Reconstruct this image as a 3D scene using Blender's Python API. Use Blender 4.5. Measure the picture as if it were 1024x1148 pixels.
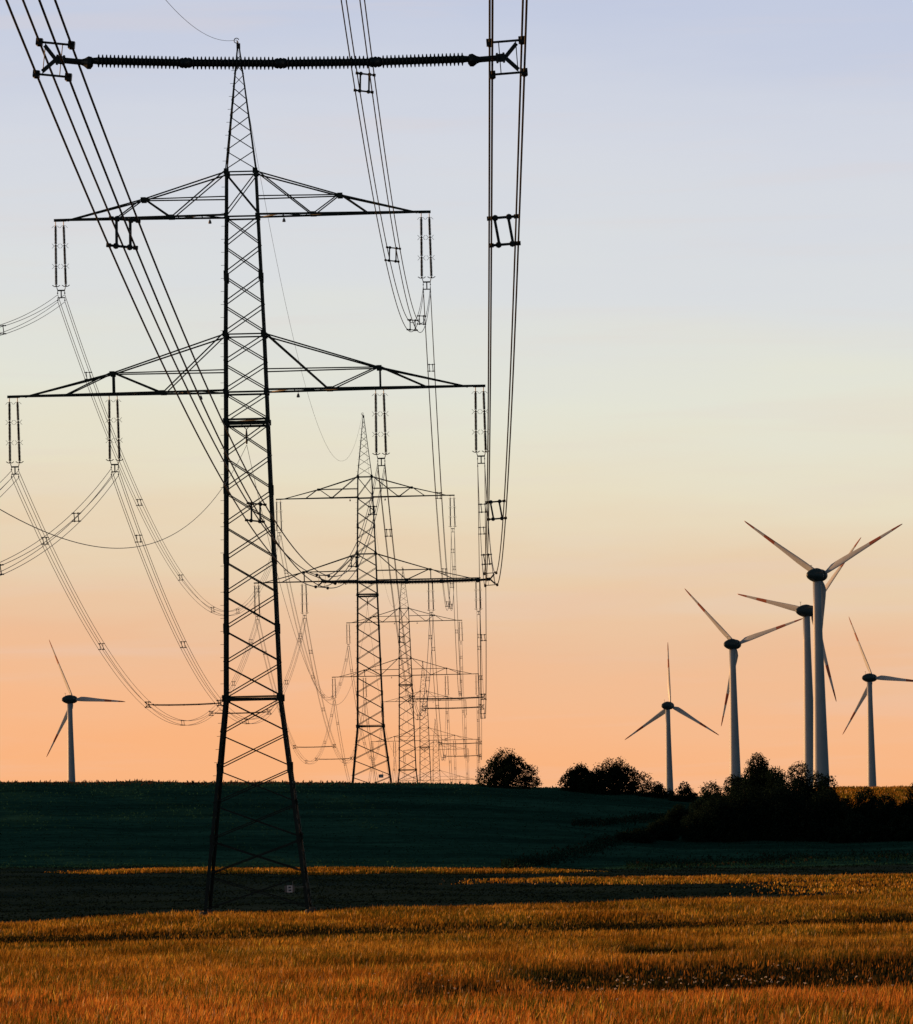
import bpy, math, random
import numpy as np
from mathutils import Vector, Matrix
random.seed(7); RNG = np.random.default_rng(11)
S = bpy.context.scene
for o in list(bpy.data.objects): bpy.data.objects.remove(o)
COL = S.collection
# ------------------------------------------------------------------ camera
F, VX, VY, PW, PH = 6500.0, 533.4, 870.0, 1024.0, 1148.0     # focal length in pixels, level view axis
ROLL = math.radians(1.33)
cam = bpy.data.cameras.new("camera"); co = bpy.data.objects.new("camera", cam); COL.objects.link(co)
cam.sensor_fit = 'HORIZONTAL'; cam.sensor_width = 36.0; cam.lens = 36.0*F/PW
cam.shift_x = -(VX-PW/2)/PW; cam.shift_y = (VY-PH/2)/PW
cam.clip_start = 1.0; cam.clip_end = 40000
cr, sr = math.cos(ROLL), math.sin(ROLL)
co.matrix_world = Matrix(((cr, sr, 0, 0), (0, 0, -1, 0), (-sr, cr, 0, 0), (0, 0, 0, 1)))
S.camera = co
# ------------------------------------------------------------------ sun
SUN_EL, SUN_AZ = math.radians(4.2), math.radians(-60)         # azimuth from +Y, negative = left
sdir = Vector((math.sin(SUN_AZ)*math.cos(SUN_EL), math.cos(SUN_AZ)*math.cos(SUN_EL), math.sin(SUN_EL)))
sl = bpy.data.lights.new("sun", 'SUN'); sl.energy = 4.8; sl.angle = math.radians(0.5); sl.color = (1.0, 0.49, 0.19)
so = bpy.data.objects.new("sun", sl); COL.objects.link(so); so.location = (-60, 60, 80)
so.rotation_euler = sdir.to_track_quat('Z', 'Y').to_euler()
# ------------------------------------------------------------------ world
def lin(c): return tuple(((v/255+0.055)/1.055)**2.4 if v > 10 else v/255/12.92 for v in c)
wd = bpy.data.worlds.new("World"); S.world = wd; wd.use_nodes = True
nt = wd.node_tree; nt.nodes.clear()
N = nt.nodes.new; Lk = nt.links.new
out = N('ShaderNodeOutputWorld'); tc = N('ShaderNodeTexCoord')
nrm = N('ShaderNodeVectorMath'); nrm.operation = 'NORMALIZE'; Lk(tc.outputs['Generated'], nrm.inputs[0])
sep = N('ShaderNodeSeparateXYZ'); Lk(nrm.outputs[0], sep.inputs[0])
# faint uneven high cloud: shifts the elevation used by the colour ramp
mp = N('ShaderNodeMapping'); mp.inputs['Scale'].default_value = (9, 9, 60); Lk(nrm.outputs[0], mp.inputs[0])
no = N('ShaderNodeTexNoise'); no.inputs['Scale'].default_value = 1.6; no.inputs['Detail'].default_value = 4; Lk(mp.outputs[0], no.inputs[0])
ma = N('ShaderNodeMath'); ma.operation = 'MULTIPLY_ADD'; Lk(no.outputs['Fac'], ma.inputs[0]); ma.inputs[1].default_value = 0.022; ma.inputs[2].default_value = -0.011
# the side nearer the sun is a little warmer/lighter
mx = N('ShaderNodeMath'); mx.operation = 'MULTIPLY_ADD'; Lk(sep.outputs['X'], mx.inputs[0]); mx.inputs[1].default_value = 0.06; Lk(ma.outputs[0], mx.inputs[2])
el = N('ShaderNodeMath'); el.operation = 'ADD'; Lk(sep.outputs['Z'], el.inputs[0]); Lk(mx.outputs[0], el.inputs[1])
mr = N('ShaderNodeMapRange'); mr.inputs['From Min'].default_value = 0; mr.inputs['From Max'].default_value = 0.16; Lk(el.outputs[0], mr.inputs[0])
ramp = N('ShaderNodeValToRGB'); Lk(mr.outputs[0], ramp.inputs[0])
stops = [(0.0, (250,181,129)), (0.009, (247,186,140)), (0.0225, (238,191,153)), (0.036, (233,206,173)), (0.050, (232,222,196)),
         (0.066, (228,228,213)), (0.085, (219,222,224)), (0.108, (212,216,226)), (0.134, (195,203,224)), (0.16, (180,190,221))]
cr_ = ramp.color_ramp; cr_.interpolation = 'EASE'
while len(cr_.elements) < len(stops): cr_.elements.new(0.5)
cr_.interpolation = 'LINEAR'
for e, (p, c) in zip(cr_.elements, stops):
    e.position = p/0.16; e.color = (*lin(c), 1)
# higher sky: physical Nishita sky
sky = N('ShaderNodeTexSky'); sky.sky_type = 'NISHITA'; sky.sun_disc = False
sky.sun_elevation = SUN_EL; sky.sun_rotation = SUN_AZ; sky.altitude = 200
sks = N('ShaderNodeVectorMath'); sks.operation = 'SCALE'; Lk(sky.outputs[0], sks.inputs[0]); sks.inputs['Scale'].default_value = 0.06
mh = N('ShaderNodeMapRange'); mh.interpolation_type = 'SMOOTHSTEP'; mh.inputs['From Min'].default_value = 0.15; mh.inputs['From Max'].default_value = 0.40
Lk(sep.outputs['Z'], mh.inputs[0])
# away from the sun the low sky is dusky blue-grey
dt = N('ShaderNodeVectorMath'); dt.operation = 'DOT_PRODUCT'; Lk(nrm.outputs[0], dt.inputs[0]); dt.inputs[1].default_value = sdir
md = N('ShaderNodeMapRange'); md.interpolation_type = 'SMOOTHSTEP'; md.inputs['From Min'].default_value = -0.55; md.inputs['From Max'].default_value = 0.32
Lk(dt.outputs['Value'], md.inputs[0])
m1 = N('ShaderNodeMix'); m1.data_type = 'RGBA'; Lk(md.outputs[0], m1.inputs[0]); m1.inputs[6].default_value = (0.055, 0.085, 0.12, 1); 
mp2 = N('ShaderNodeMapping'); mp2.inputs['Scale'].default_value = (7, 7, 95); mp2.inputs['Rotation'].default_value = (0, math.radians(7), 0); Lk(nrm.outputs[0], mp2.inputs[0])
no2 = N('ShaderNodeTexNoise'); no2.inputs['Scale'].default_value = 2.2; no2.inputs['Detail'].default_value = 6; no2.inputs['Distortion'].default_value = 0.6; Lk(mp2.outputs[0], no2.inputs[0])
cl = N('ShaderNodeMapRange'); cl.interpolation_type = 'SMOOTHSTEP'; cl.inputs['From Min'].default_value = 0.48; cl.inputs['From Max'].default_value = 0.75; cl.inputs['To Max'].default_value = 0.18; Lk(no2.outputs['Fac'], cl.inputs[0])
mcl = N('ShaderNodeMix'); mcl.data_type = 'RGBA'; Lk(cl.outputs[0], mcl.inputs[0]); Lk(ramp.outputs[0], mcl.inputs[6]); mcl.inputs[7].default_value = (*lin((226, 208, 200)), 1)
Lk(mcl.outputs[2], m1.inputs[7])
m2 = N('ShaderNodeMix'); m2.data_type = 'RGBA'; Lk(mh.outputs[0], m2.inputs[0]); Lk(m1.outputs[2], m2.inputs[6]); Lk(sks.outputs[0], m2.inputs[7])
bg = N('ShaderNodeBackground'); Lk(m2.outputs[2], bg.inputs[0]); bg.inputs[1].default_value = 1.0; Lk(bg.outputs[0], out.inputs[0])
S.view_settings.view_transform = 'Standard'; S.view_settings.look = 'None'; S.view_settings.exposure = 0; S.view_settings.gamma = 1
S.render.engine = 'CYCLES'

# ------------------------------------------------------------------ helpers
def tag(o, label=None, cat=None, group=None, kind=None):
    if label: o['label'] = label
    if cat: o['category'] = cat
    if group: o['group'] = group
    if kind: o['kind'] = kind
    return o
def empty(name, loc, rz=0.0):
    o = bpy.data.objects.new(name, None); COL.objects.link(o); o.location = loc; o.rotation_euler = (0, 0, rz)
    o.empty_display_size = 0.5; return o
class MB:
    def __init__(s): s.v = []; s.f = []
    def add(s, vs, fs):
        b = len(s.v); s.v += [tuple(v) for v in vs]; s.f += [tuple(i+b for i in f) for f in fs]
    def box(s, c, d, m=None):
        vs = [Vector((c[0]+sx*d[0]/2, c[1]+sy*d[1]/2, c[2]+sz*d[2]/2)) for sz in (-1, 1) for sy in (-1, 1) for sx in (-1, 1)]
        if m: vs = [m @ v for v in vs]
        s.add(vs, [(0,2,3,1), (4,5,7,6), (0,1,5,4), (2,6,7,3), (1,3,7,5), (0,4,6,2)])
    def frame(s, a, b, hint):
        a = Vector(a); b = Vector(b); d = (b-a).normalized(); h = Vector(hint)
        u = h - d*h.dot(d)
        if u.length < 1e-4: u = Vector((0, 0, 1)) - d*d.z
        if u.length < 1e-4: u = Vector((1, 0, 0))
        u.normalize(); return a, b, d, u, d.cross(u)
    def angle(s, a, b, w, h1=(1,0,0), h2=None, t=0.13):      # steel angle (L) profile; flanges along h1 and h2
        a, b, d, u, v = s.frame(a, b, h1)
        if h2 is not None and Vector(h2).dot(v) < 0: v = -v
        t *= w
        pr = [(0,0), (w,0), (w,t), (t,t), (t,w), (0,w)]
        vs = [p + u*x + v*y for p in (a, b) for x, y in pr]
        s.add(vs, [(i, (i+1) % 6, 6+(i+1) % 6, 6+i) for i in range(6)] + [(5,4,3,2,1,0), (6,7,8,9,10,11)])
    def bar(s, a, b, w, h=None, hint=(0,0,1)):
        a, b, d, u, v = s.frame(a, b, hint); h = h or w
        vs = [p + u*x*h/2 + v*y*w/2 for p in (a, b) for x, y in ((-1,-1), (1,-1), (1,1), (-1,1))]
        s.add(vs, [(0,1,5,4), (1,2,6,5), (2,3,7,6), (3,0,4,7), (3,2,1,0), (4,5,6,7)])
    def tube(s, pts, r, n=6, caps=True):
        pts = [Vector(p) for p in pts]; rs = r if hasattr(r, '__len__') else [r]*len(pts); vs = []
        for i, p in enumerate(pts):
            d = (pts[min(i+1, len(pts)-1)] - pts[max(i-1, 0)]).normalized()
            u = Vector((0, 0, 1)) - d*d.z
            if u.length < 0.05: u = Vector((1, 0, 0)) - d*d.x
            u.normalize(); v = d.cross(u)
            vs += [p + (u*math.cos(2*math.pi*k/n) + v*math.sin(2*math.pi*k/n))*rs[i] for k in range(n)]
        fs = [(i*n+k, i*n+(k+1) % n, (i+1)*n+(k+1) % n, (i+1)*n+k) for i in range(len(pts)-1) for k in range(n)]
        if caps: fs += [tuple(range(n-1, -1, -1)), tuple(range((len(pts)-1)*n, len(pts)*n))]
        s.add(vs, fs)
    def lathe(s, prof, n=16, m=None):                        # prof: (radius, height) about local Z
        vs = [Vector((r*math.cos(2*math.pi*k/n), r*math.sin(2*math.pi*k/n), z)) for r, z in prof for k in range(n)]
        if m: vs = [m @ v for v in vs]
        fs = [(i*n+k, i*n+(k+1) % n, (i+1)*n+(k+1) % n, (i+1)*n+k) for i in range(len(prof)-1) for k in range(n)]
        fs += [tuple(range(n-1, -1, -1)), tuple(range((len(prof)-1)*n, len(prof)*n))]
        s.add(vs, fs)
    def build(s, name, mat, parent=None, smooth=False, loc=None):
        me = bpy.data.meshes.new(name); me.from_pydata(s.v, [], s.f); me.update()
        o = bpy.data.objects.new(name, me); COL.objects.link(o)
        for m in (mat if isinstance(mat, (list, tuple)) else [mat]): me.materials.append(m)
        if smooth:
            me.polygons.foreach_set('use_smooth', [True]*len(me.polygons))
        if parent: o.parent = parent
        if loc: o.location = loc
        return o
def copy_tree(o, parent=None):
    c = o.copy(); COL.objects.link(c); c.parent = parent
    for ch in o.children: copy_tree(ch, c)
    return c
def W(px, py, Y):                                            # photograph measurement -> world point at distance Y
    dx, dy = px-VX, py-VY
    return Vector(((dx*cr - dy*sr)*Y/F, Y, (-dx*sr - dy*cr)*Y/F))
def pxof(X, Y, Z):
    x, z = X*F/Y, Z*F/Y
    return VX + x*cr - z*sr

# ------------------------------------------------------------------ materials
def mat(name, col, rough=0.6, metal=0.0, var=0.15, scale=3.0, spec=0.4, bump=0.0):
    m = bpy.data.materials.new(name); m.use_nodes = True; t = m.node_tree; b = t.nodes['Principled BSDF']
    tc = t.nodes.new('ShaderNodeTexCoord'); n = t.nodes.new('ShaderNodeTexNoise'); n.inputs['Scale'].default_value = scale; n.inputs['Detail'].default_value = 5
    t.links.new(tc.outputs['Object'], n.inputs[0])
    r = t.nodes.new('ShaderNodeValToRGB'); t.links.new(n.outputs['Fac'], r.inputs[0])
    r.color_ramp.elements[0].position = 0.3; r.color_ramp.elements[1].position = 0.7
    r.color_ramp.elements[0].color = (*[c*(1-var) for c in col], 1); r.color_ramp.elements[1].color = (*[min(1, c*(1+var)) for c in col], 1)
    t.links.new(r.outputs[0], b.inputs['Base Color'])
    b.inputs['Roughness'].default_value = rough; b.inputs['Metallic'].default_value = metal
    b.inputs['Specular IOR Level'].default_value = spec
    if bump:
        bp = t.nodes.new('ShaderNodeBump'); bp.inputs['Distance'].default_value = bump; t.links.new(n.outputs['Fac'], bp.inputs['Height']); t.links.new(bp.outputs[0], b.inputs['Normal'])
    return m
STEEL = mat('painted_lattice_steel', (0.012, 0.025, 0.023), 0.6, 0.0, 0.25, 1.5, 0.25)
HARD = mat('galvanised_fittings', (0.035, 0.045, 0.045), 0.5, 0.6, 0.2, 8, 0.3)
WIRE = mat('aluminium_conductor', (0.05, 0.055, 0.05), 0.6, 0.2, 0.15, 4, 0.25)
PORC = mat('insulator_glaze', (0.016, 0.026, 0.026), 0.45, 0.0, 0.2, 5, 0.3)
CONC = mat('foundation_concrete', (0.11, 0.10, 0.085), 0.9, 0.0, 0.2, 4)
SIGN = mat('enamel_sign_white', (0.62, 0.66, 0.70), 0.4, 0.0, 0.08, 6)
SIGNG = mat('sign_plate_grey', (0.16, 0.17, 0.17), 0.5, 0.0, 0.15, 6)
SIGND = mat('sign_lettering', (0.03, 0.06, 0.10), 0.5, 0.0, 0.1, 6)
TOWER = mat('turbine_tower_paint', (0.42, 0.47, 0.50), 0.5, 0.0, 0.05, 0.3)
BLADE = mat('blade_paint', (0.50, 0.54, 0.56), 0.45, 0.0, 0.05, 0.4)
BRED = mat('blade_signal_red', (0.36, 0.07, 0.03), 0.45, 0.0, 0.08, 0.4)
NAC = mat('nacelle_shaded_paint', (0.05, 0.078, 0.078), 0.45, 0.0, 0.12, 0.6)  # grey nacelle with its underside shade put into a dark base colour
BARK = mat('bark', (0.04, 0.032, 0.025), 0.9, 0.0, 0.3, 6, 0.2, 0.02)

def grass_mat(name, cols, trans=0.35, nscale=0.05):
    m = bpy.data.materials.new(name); m.use_nodes = True; t = m.node_tree; t.nodes.clear()
    n = t.nodes.new; l = t.links.new
    o = n('ShaderNodeOutputMaterial'); at = n('ShaderNodeAttribute'); at.attribute_name = 'tint'
    geo = n('ShaderNodeNewGeometry'); mp = n('ShaderNodeMapping'); l(geo.outputs['Position'], mp.inputs[0]); mp.inputs['Scale'].default_value = (1, 0.35, 1)
    no = n('ShaderNodeTexNoise'); no.inputs['Scale'].default_value = nscale*4; no.inputs['Detail'].default_value = 6; l(mp.outputs[0], no.inputs[0])
    r = n('ShaderNodeValToRGB'); l(no.outputs['Fac'], r.inputs[0]); r.color_ramp.elements[0].position = 0.35; r.color_ramp.elements[1].position = 0.65
    r.color_ramp.elements[0].color = (*cols[0], 1); r.color_ramp.elements[1].color = (*cols[1], 1)
    mu = n('ShaderNodeMix'); mu.data_type = 'RGBA'; mu.blend_type = 'MULTIPLY'; mu.inputs[0].default_value = 1; l(r.outputs[0], mu.inputs[6]); l(at.outputs['Color'], mu.inputs[7])
    d = n('ShaderNodeBsdfDiffuse'); tr = n('ShaderNodeBsdfTranslucent'); l(mu.outputs[2], d.inputs[0]); l(mu.outputs[2], tr.inputs[0])
    mi = n('ShaderNodeMixShader'); mi.inputs[0].default_value = trans; l(d.outputs[0], mi.inputs[1]); l(tr.outputs[0], mi.inputs[2]); l(mi.outputs[0], o.inputs[0])
    return m
GOLD = grass_mat('ripe_meadow_grass', [(0.52, 0.46, 0.40), (1.0, 1.0, 1.0)], 0.45)
HERB = grass_mat('green_crop', [(0.6, 0.6, 0.6), (1, 1, 1)], 0.3)
FLOW = grass_mat('umbel_flowers', [(0.9, 0.9, 0.9), (1, 1, 1)], 0.3)
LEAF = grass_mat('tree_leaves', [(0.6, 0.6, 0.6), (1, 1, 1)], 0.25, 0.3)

# ------------------------------------------------------------------ terrain
PXC = np.array([-300, 0, 130, 260, 390, 512, 610, 700, 770, 850, 940, 1024, 1300.])
def lvl(z, Y): return ('z', z)
ROWS = [(-400, 0.6), (-60, -1.6), (0, -1.7), (60, -4.3), (110, -5.55), (150, -6.45), (200, -7.5), (250, -8.25), (300, -8.85), (350, -9.25), (400, -9.5), (440, -9.72),
        (500, -9.93),
        (560, [988, 988, 988, 987.5, 987, 986, 985.5, 985, 985, 985, 984, 983, 983]),
        (600, [980, 980, 980, 980, 980, 980, 980, 979, 978, 978, 977, 977, 977]),
        (640, [972, 972, 972, 972, 972.5, 973, 974, 974, 974, 972, 970, 969, 967]),
        (700, [916, 916, 916, 916, 917, 919, 924, 930, 936, 938, 938, 936, 934]),
        (760, [876, 877.5, 877.5, 877.5, 877.8, 879.5, 883, 888, 892, 903, 908, 908, 906]),
        (850, [915, 916, 917, 919, 921, 922, 923, 924, 925, 925, 925, 925, 925]),
        (1000, [932, 932, 932, 932, 932, 932, 930, 925, 918, 912, 908, 906, 904]),
        (1150, [938, 938, 938, 938, 938, 936, 930, 918, 904, 892, 886, 885, 883]),
        (1300, [936, 936, 936, 936, 936, 936, 934, 920, 905, 900, 900, 900, 900]),
        (1800, -25.0), (2330, -37.5), (3200, -46.0), (4500, -60), (7000, -75), (12000, -110)]
RY = np.array([r[0] for r in ROWS], float)
RZ = []
for Y, v in ROWS:
    if hasattr(v, '__len__'): RZ.append([W(p, y, Y).z for p, y in zip(PXC, v)])
    else: RZ.append([float(v)]*len(PXC))
RZ = np.array(RZ)
def _slopes(x, y):
    h = np.diff(x)[:, None]; d = np.diff(y, axis=0)/h; m = np.zeros_like(y)
    w1 = 2*h[1:]+h[:-1]; w2 = h[1:]+2*h[:-1]
    with np.errstate(divide='ignore', invalid='ignore'):
        mm = (w1+w2)/(w1/d[:-1]+w2/d[1:])
    m[1:-1] = np.where(d[:-1]*d[1:] > 0, mm, 0); m[0] = d[0]; m[-1] = d[-1]
    return m
RM = _slopes(RY, RZ)
def terrain(X, Y):
    X = np.asarray(X, float); Y = np.asarray(Y, float)
    u = np.where(Y > 300, VX + X*F/np.maximum(Y, 300), VX + X*F/300)
    u = np.clip(u, PXC[0], PXC[-1]-1e-6)
    k = np.clip(np.searchsorted(PXC, u, side='right')-1, 0, len(PXC)-2); a = (u-PXC[k])/(PXC[k+1]-PXC[k]); a = a*a*(3-2*a)*0.5 + a*0.5
    j = np.clip(np.searchsorted(RY, Y, side='right')-1, 0, len(RY)-2); h = RY[j+1]-RY[j]; t = np.clip((Y-RY[j])/h, 0, 1)
    def g(A, jj): return A[jj, k]*(1-a) + A[jj, k+1]*a
    z = (2*t**3-3*t**2+1)*g(RZ, j) + (t**3-2*t**2+t)*h*g(RM, j) + (-2*t**3+3*t**2)*g(RZ, j+1) + (t**3-t**2)*h*g(RM, j+1)
    amp = np.clip((Y-80)/200, 0, 1)
    z = z + amp*(0.05*np.sin(X*0.31+Y*0.07) + 0.05*np.sin(X*0.13-Y*0.19+1.3) + 0.04*np.sin(X*0.53+Y*0.23+0.6))
    return z
def tz(X, Y): return float(terrain(X, Y))

# what grows where: 1 = tall ripe grass, 0 = short dark crop / bare
def sm(x, a, b): t = np.clip((x-a)/(b-a), 0, 1); return t*t*(3-2*t)
def wob(X, Y, s=1.0): return np.sin(X*0.21*s+1.1)*0.5 + np.sin(X*0.47*s+Y*0.05+2.3)*0.3 + np.sin(X*1.13*s+0.4)*0.2
def dip_shade(X, Y):                                              # dark strips in the near meadow: tramlines, and shade of hollows painted in
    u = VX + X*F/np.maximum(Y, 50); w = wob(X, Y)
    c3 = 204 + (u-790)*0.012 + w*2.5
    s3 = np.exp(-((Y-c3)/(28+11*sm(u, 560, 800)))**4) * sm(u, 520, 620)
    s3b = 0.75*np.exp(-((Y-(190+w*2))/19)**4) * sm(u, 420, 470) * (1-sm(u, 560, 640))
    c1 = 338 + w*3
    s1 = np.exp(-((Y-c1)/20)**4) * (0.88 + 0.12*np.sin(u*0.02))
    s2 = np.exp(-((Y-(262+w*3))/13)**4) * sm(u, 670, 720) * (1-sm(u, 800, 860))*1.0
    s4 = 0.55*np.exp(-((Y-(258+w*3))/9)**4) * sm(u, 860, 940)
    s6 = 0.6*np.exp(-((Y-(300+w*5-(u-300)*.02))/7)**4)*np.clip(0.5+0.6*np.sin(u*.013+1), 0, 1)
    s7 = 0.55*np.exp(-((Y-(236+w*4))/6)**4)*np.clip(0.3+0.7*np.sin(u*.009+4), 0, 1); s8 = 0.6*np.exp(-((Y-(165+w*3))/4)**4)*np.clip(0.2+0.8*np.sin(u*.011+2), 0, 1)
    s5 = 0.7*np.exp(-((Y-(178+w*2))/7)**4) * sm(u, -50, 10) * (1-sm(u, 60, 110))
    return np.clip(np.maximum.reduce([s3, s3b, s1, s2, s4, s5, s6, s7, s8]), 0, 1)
def tall(X, Y):
    u = VX + X*F/np.maximum(Y, 50); w = wob(X, Y)
    near = 1-sm(Y, 407+w*3+np.clip((u-520)*0.02, 0, 12)-20*(1-sm(u, -20, 240)), 413+w*3+np.clip((u-520)*0.02, 0, 12)-20*(1-sm(u, -20, 240)))
    # golden patch on the right, notched by a wedge of dark crop
    right = sm(u, 480, 640)*sm(Y, 506+w*4+22*(1-sm(u, 520, 760)), 524+w*4+22*(1-sm(u, 520, 760))) * (1-sm(Y, 548+w, 555+w))
    right2 = sm(u, 800, 960)*sm(Y, 425, 450)*(1-sm(Y, 500, 530))*(0.35+0.35*w)
    right3 = 0.0*sm(u, 610, 760)*sm(Y, 418, 440)*(1-sm(Y, 455, 475))
    strip = sm(u, 30, 200)*(1-sm(u, 580, 690))*sm(Y, 598+w, 601+w)*(1-sm(Y, 618+w, 622+w))
    far = sm(u, 740, 780)*sm(Y, 1000, 1020)*(1-sm(Y, 1160, 1180))
    return np.clip(np.maximum.reduce([near, right, right2, right3, strip, far]), 0, 1)

def build_terrain():
    ys = np.concatenate([np.arange(-300, 120, 15), np.arange(120, 800, 2.0), np.arange(800, 1300, 8), np.geomspace(1300, 12000, 60)])
    ts = np.linspace(-1, 1, 281)
    Xg = ts[None, :]*(0.32*np.maximum(ys, 0)+150)[:, None]; Yg = np.repeat(ys[:, None], len(ts), 1)
    Xg = np.sign(Xg)*np.abs(Xg)*(0.35+0.65*np.abs(ts[None, :]))
    Z = terrain(Xg, Yg)
    nv = Xg.size; co_ = np.stack([Xg, Yg, Z], -1).reshape(-1, 3)
    r, c = len(ys), len(ts); i = (np.arange(r-1)[:, None]*c + np.arange(c-1)[None, :]).reshape(-1)
    q = np.stack([i, i+1, i+c+1, i+c], -1)
    me = bpy.data.meshes.new('ground'); me.vertices.add(nv); me.vertices.foreach_set('co', co_.ravel())
    me.loops.add(q.size); me.loops.foreach_set('vertex_index', q.ravel()); me.polygons.add(len(q)); me.polygons.foreach_set('loop_start', np.arange(len(q))*4)
    me.update(calc_edges=True); me.polygons.foreach_set('use_smooth', [True]*len(q))
    tl = tall(Xg, Yg)*(1-dip_shade(Xg, Yg)*(Yg < 420)); hill = sm(Yg, 628, 640)*(1-sm(Yg, 900, 1000))  # ground in the strips takes the dark crop colour as painted shade
    a = me.attributes.new('cover', 'FLOAT_COLOR', 'POINT'); cc = np.stack([tl, hill, np.zeros_like(tl), np.ones_like(tl)], -1)
    a.data.foreach_set('color', cc.astype(np.float32).ravel())
    o = bpy.data.objects.new('ground', me); COL.objects.link(o)
    m = bpy.data.materials.new('farmland'); m.use_nodes = True; t = m.node_tree; b = t.nodes['Principled BSDF']; n = t.nodes.new; l = t.links.new
    at = n('ShaderNodeAttribute'); at.attribute_name = 'cover'; se = n('ShaderNodeSeparateColor'); l(at.outputs['Color'], se.inputs[0])
    geo = n('ShaderNodeNewGeometry')
    def noise(sc, vec, det=6):
        mp = n('ShaderNodeMapping'); mp.inputs['Scale'].default_value = vec; l(geo.outputs['Position'], mp.inputs[0])
        x = n('ShaderNodeTexNoise'); x.inputs['Scale'].default_value = sc; x.inputs['Detail'].default_value = det; x.inputs['Roughness'].default_value = 0.65; l(mp.outputs[0], x.inputs[0]); return x
    def rmp(x, c0, c1, p0=0.35, p1=0.65):
        q = n('ShaderNodeValToRGB'); q.color_ramp.elements[0].position = p0; q.color_ramp.elements[1].position = p1
        q.color_ramp.elements[0].color = (*c0, 1); q.color_ramp.elements[1].color = (*c1, 1); l(x.outputs['Fac'], q.inputs[0]); return q
    n1 = noise(0.16, (0.13, 1.0, 1)); n2 = noise(0.9, (0.6, 1, 1)); n3 = noise(0.035, (0.3, 1, 1))
    crop = rmp(n1, (0.019, 0.074, 0.052), (0.050, 0.150, 0.100), 0.38, 0.62)
    flat = rmp(n3, (0.024, 0.050, 0.044), (0.046, 0.080, 0.070), 0.35, 0.65)
    soil = rmp(n2, (0.035, 0.020, 0.006), (0.10, 0.055, 0.014), 0.3, 0.7)
    ma = n('ShaderNodeMix'); ma.data_type = 'RGBA'; l(se.outputs[1], ma.inputs[0]); l(flat.outputs[0], ma.inputs[6]); l(crop.outputs[0], ma.inputs[7])
    mb = n('ShaderNodeMix'); mb.data_type = 'RGBA'; l(se.outputs[0], mb.inputs[0]); l(ma.outputs[2], mb.inputs[6]); l(soil.outputs[0], mb.inputs[7])
    fine = rmp(n2, (0.62, 0.62, 0.62), (1.25, 1.25, 1.25), 0.3, 0.7)
    mc = n('ShaderNodeMix'); mc.data_type = 'RGBA'; mc.blend_type = 'MULTIPLY'; mc.inputs[0].default_value = 1; l(mb.outputs[2], mc.inputs[6]); l(fine.outputs[0], mc.inputs[7])
    l(mc.outputs[2], b.inputs['Base Color']); b.inputs['Roughness'].default_value = 1; b.inputs['Specular IOR Level'].default_value = 0.0
    me.materials.append(m); tag(o, kind='structure'); return o
build_terrain()

# ------------------------------------------------------------------ grass (countless stems: stuff)
def blades(name, P, H, Wd, col, mt, label, cat, lean=0.11, head=1.5, hat=0.68):
    n = len(P); az = RNG.uniform(0, np.pi, n); ax = np.stack([np.cos(az), np.sin(az), np.zeros(n)], -1)
    le = RNG.normal(0, lean, (n, 2))*H[:, None]; le[:, 0] += 0.08*H
    V = np.zeros((n, 5, 3)); up = np.zeros((n, 3)); up[:, 2] = H; up[:, :2] = le
    V[:, 0] = P - ax*Wd[:, None]*0.35; V[:, 1] = P + ax*Wd[:, None]*0.35
    mid = P + up*np.array([0.45, 0.45, 1.0])*hat
    V[:, 2] = mid + ax*Wd[:, None]*0.5*head; V[:, 3] = mid - ax*Wd[:, None]*0.5*head; V[:, 4] = P + up
    base = np.arange(n)[:, None]*5
    loops = np.concatenate([base+np.array([0, 1, 2, 3]), base+np.array([3, 2, 4])], 1).ravel()
    starts = (np.arange(n)[:, None]*7 + np.array([0, 4])).ravel()
    me = bpy.data.meshes.new(name); me.vertices.add(n*5); me.vertices.foreach_set('co', V.astype(np.float32).ravel())
    me.loops.add(n*7); me.loops.foreach_set('vertex_index', loops.astype(np.int32)); me.polygons.add(n*2); me.polygons.foreach_set('loop_start', starts.astype(np.int32))
    me.update(calc_edges=True)
    a = me.attributes.new('tint', 'FLOAT_COLOR', 'POINT'); c = np.ones((n, 5, 4), np.float32); c[:, :, :3] = col[:, None, :]
    a.data.foreach_set('color', c.ravel()); me.materials.append(mt)
    o = bpy.data.objects.new(name, me); COL.objects.link(o); tag(o, label, cat, kind='stuff'); return o
def scatter(Y0, Y1, px0, px1, dens):
    A = (px1-px0)/F*(Y1**2-Y0**2)/2; n = int(A*dens)
    Y = np.sqrt(RNG.uniform(Y0**2, Y1**2, n)); u = RNG.uniform(px0, px1, n); X = (u-VX)*Y/F
    return X, Y, u
def clump(X, Y):                                             # patchy stand
    return (np.sin(X*0.9+np.sin(Y*0.23)*2)*np.sin(Y*0.31+X*0.17) + np.sin(X*2.3+1)*np.sin(Y*0.83+X*0.4))*0.5
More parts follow.
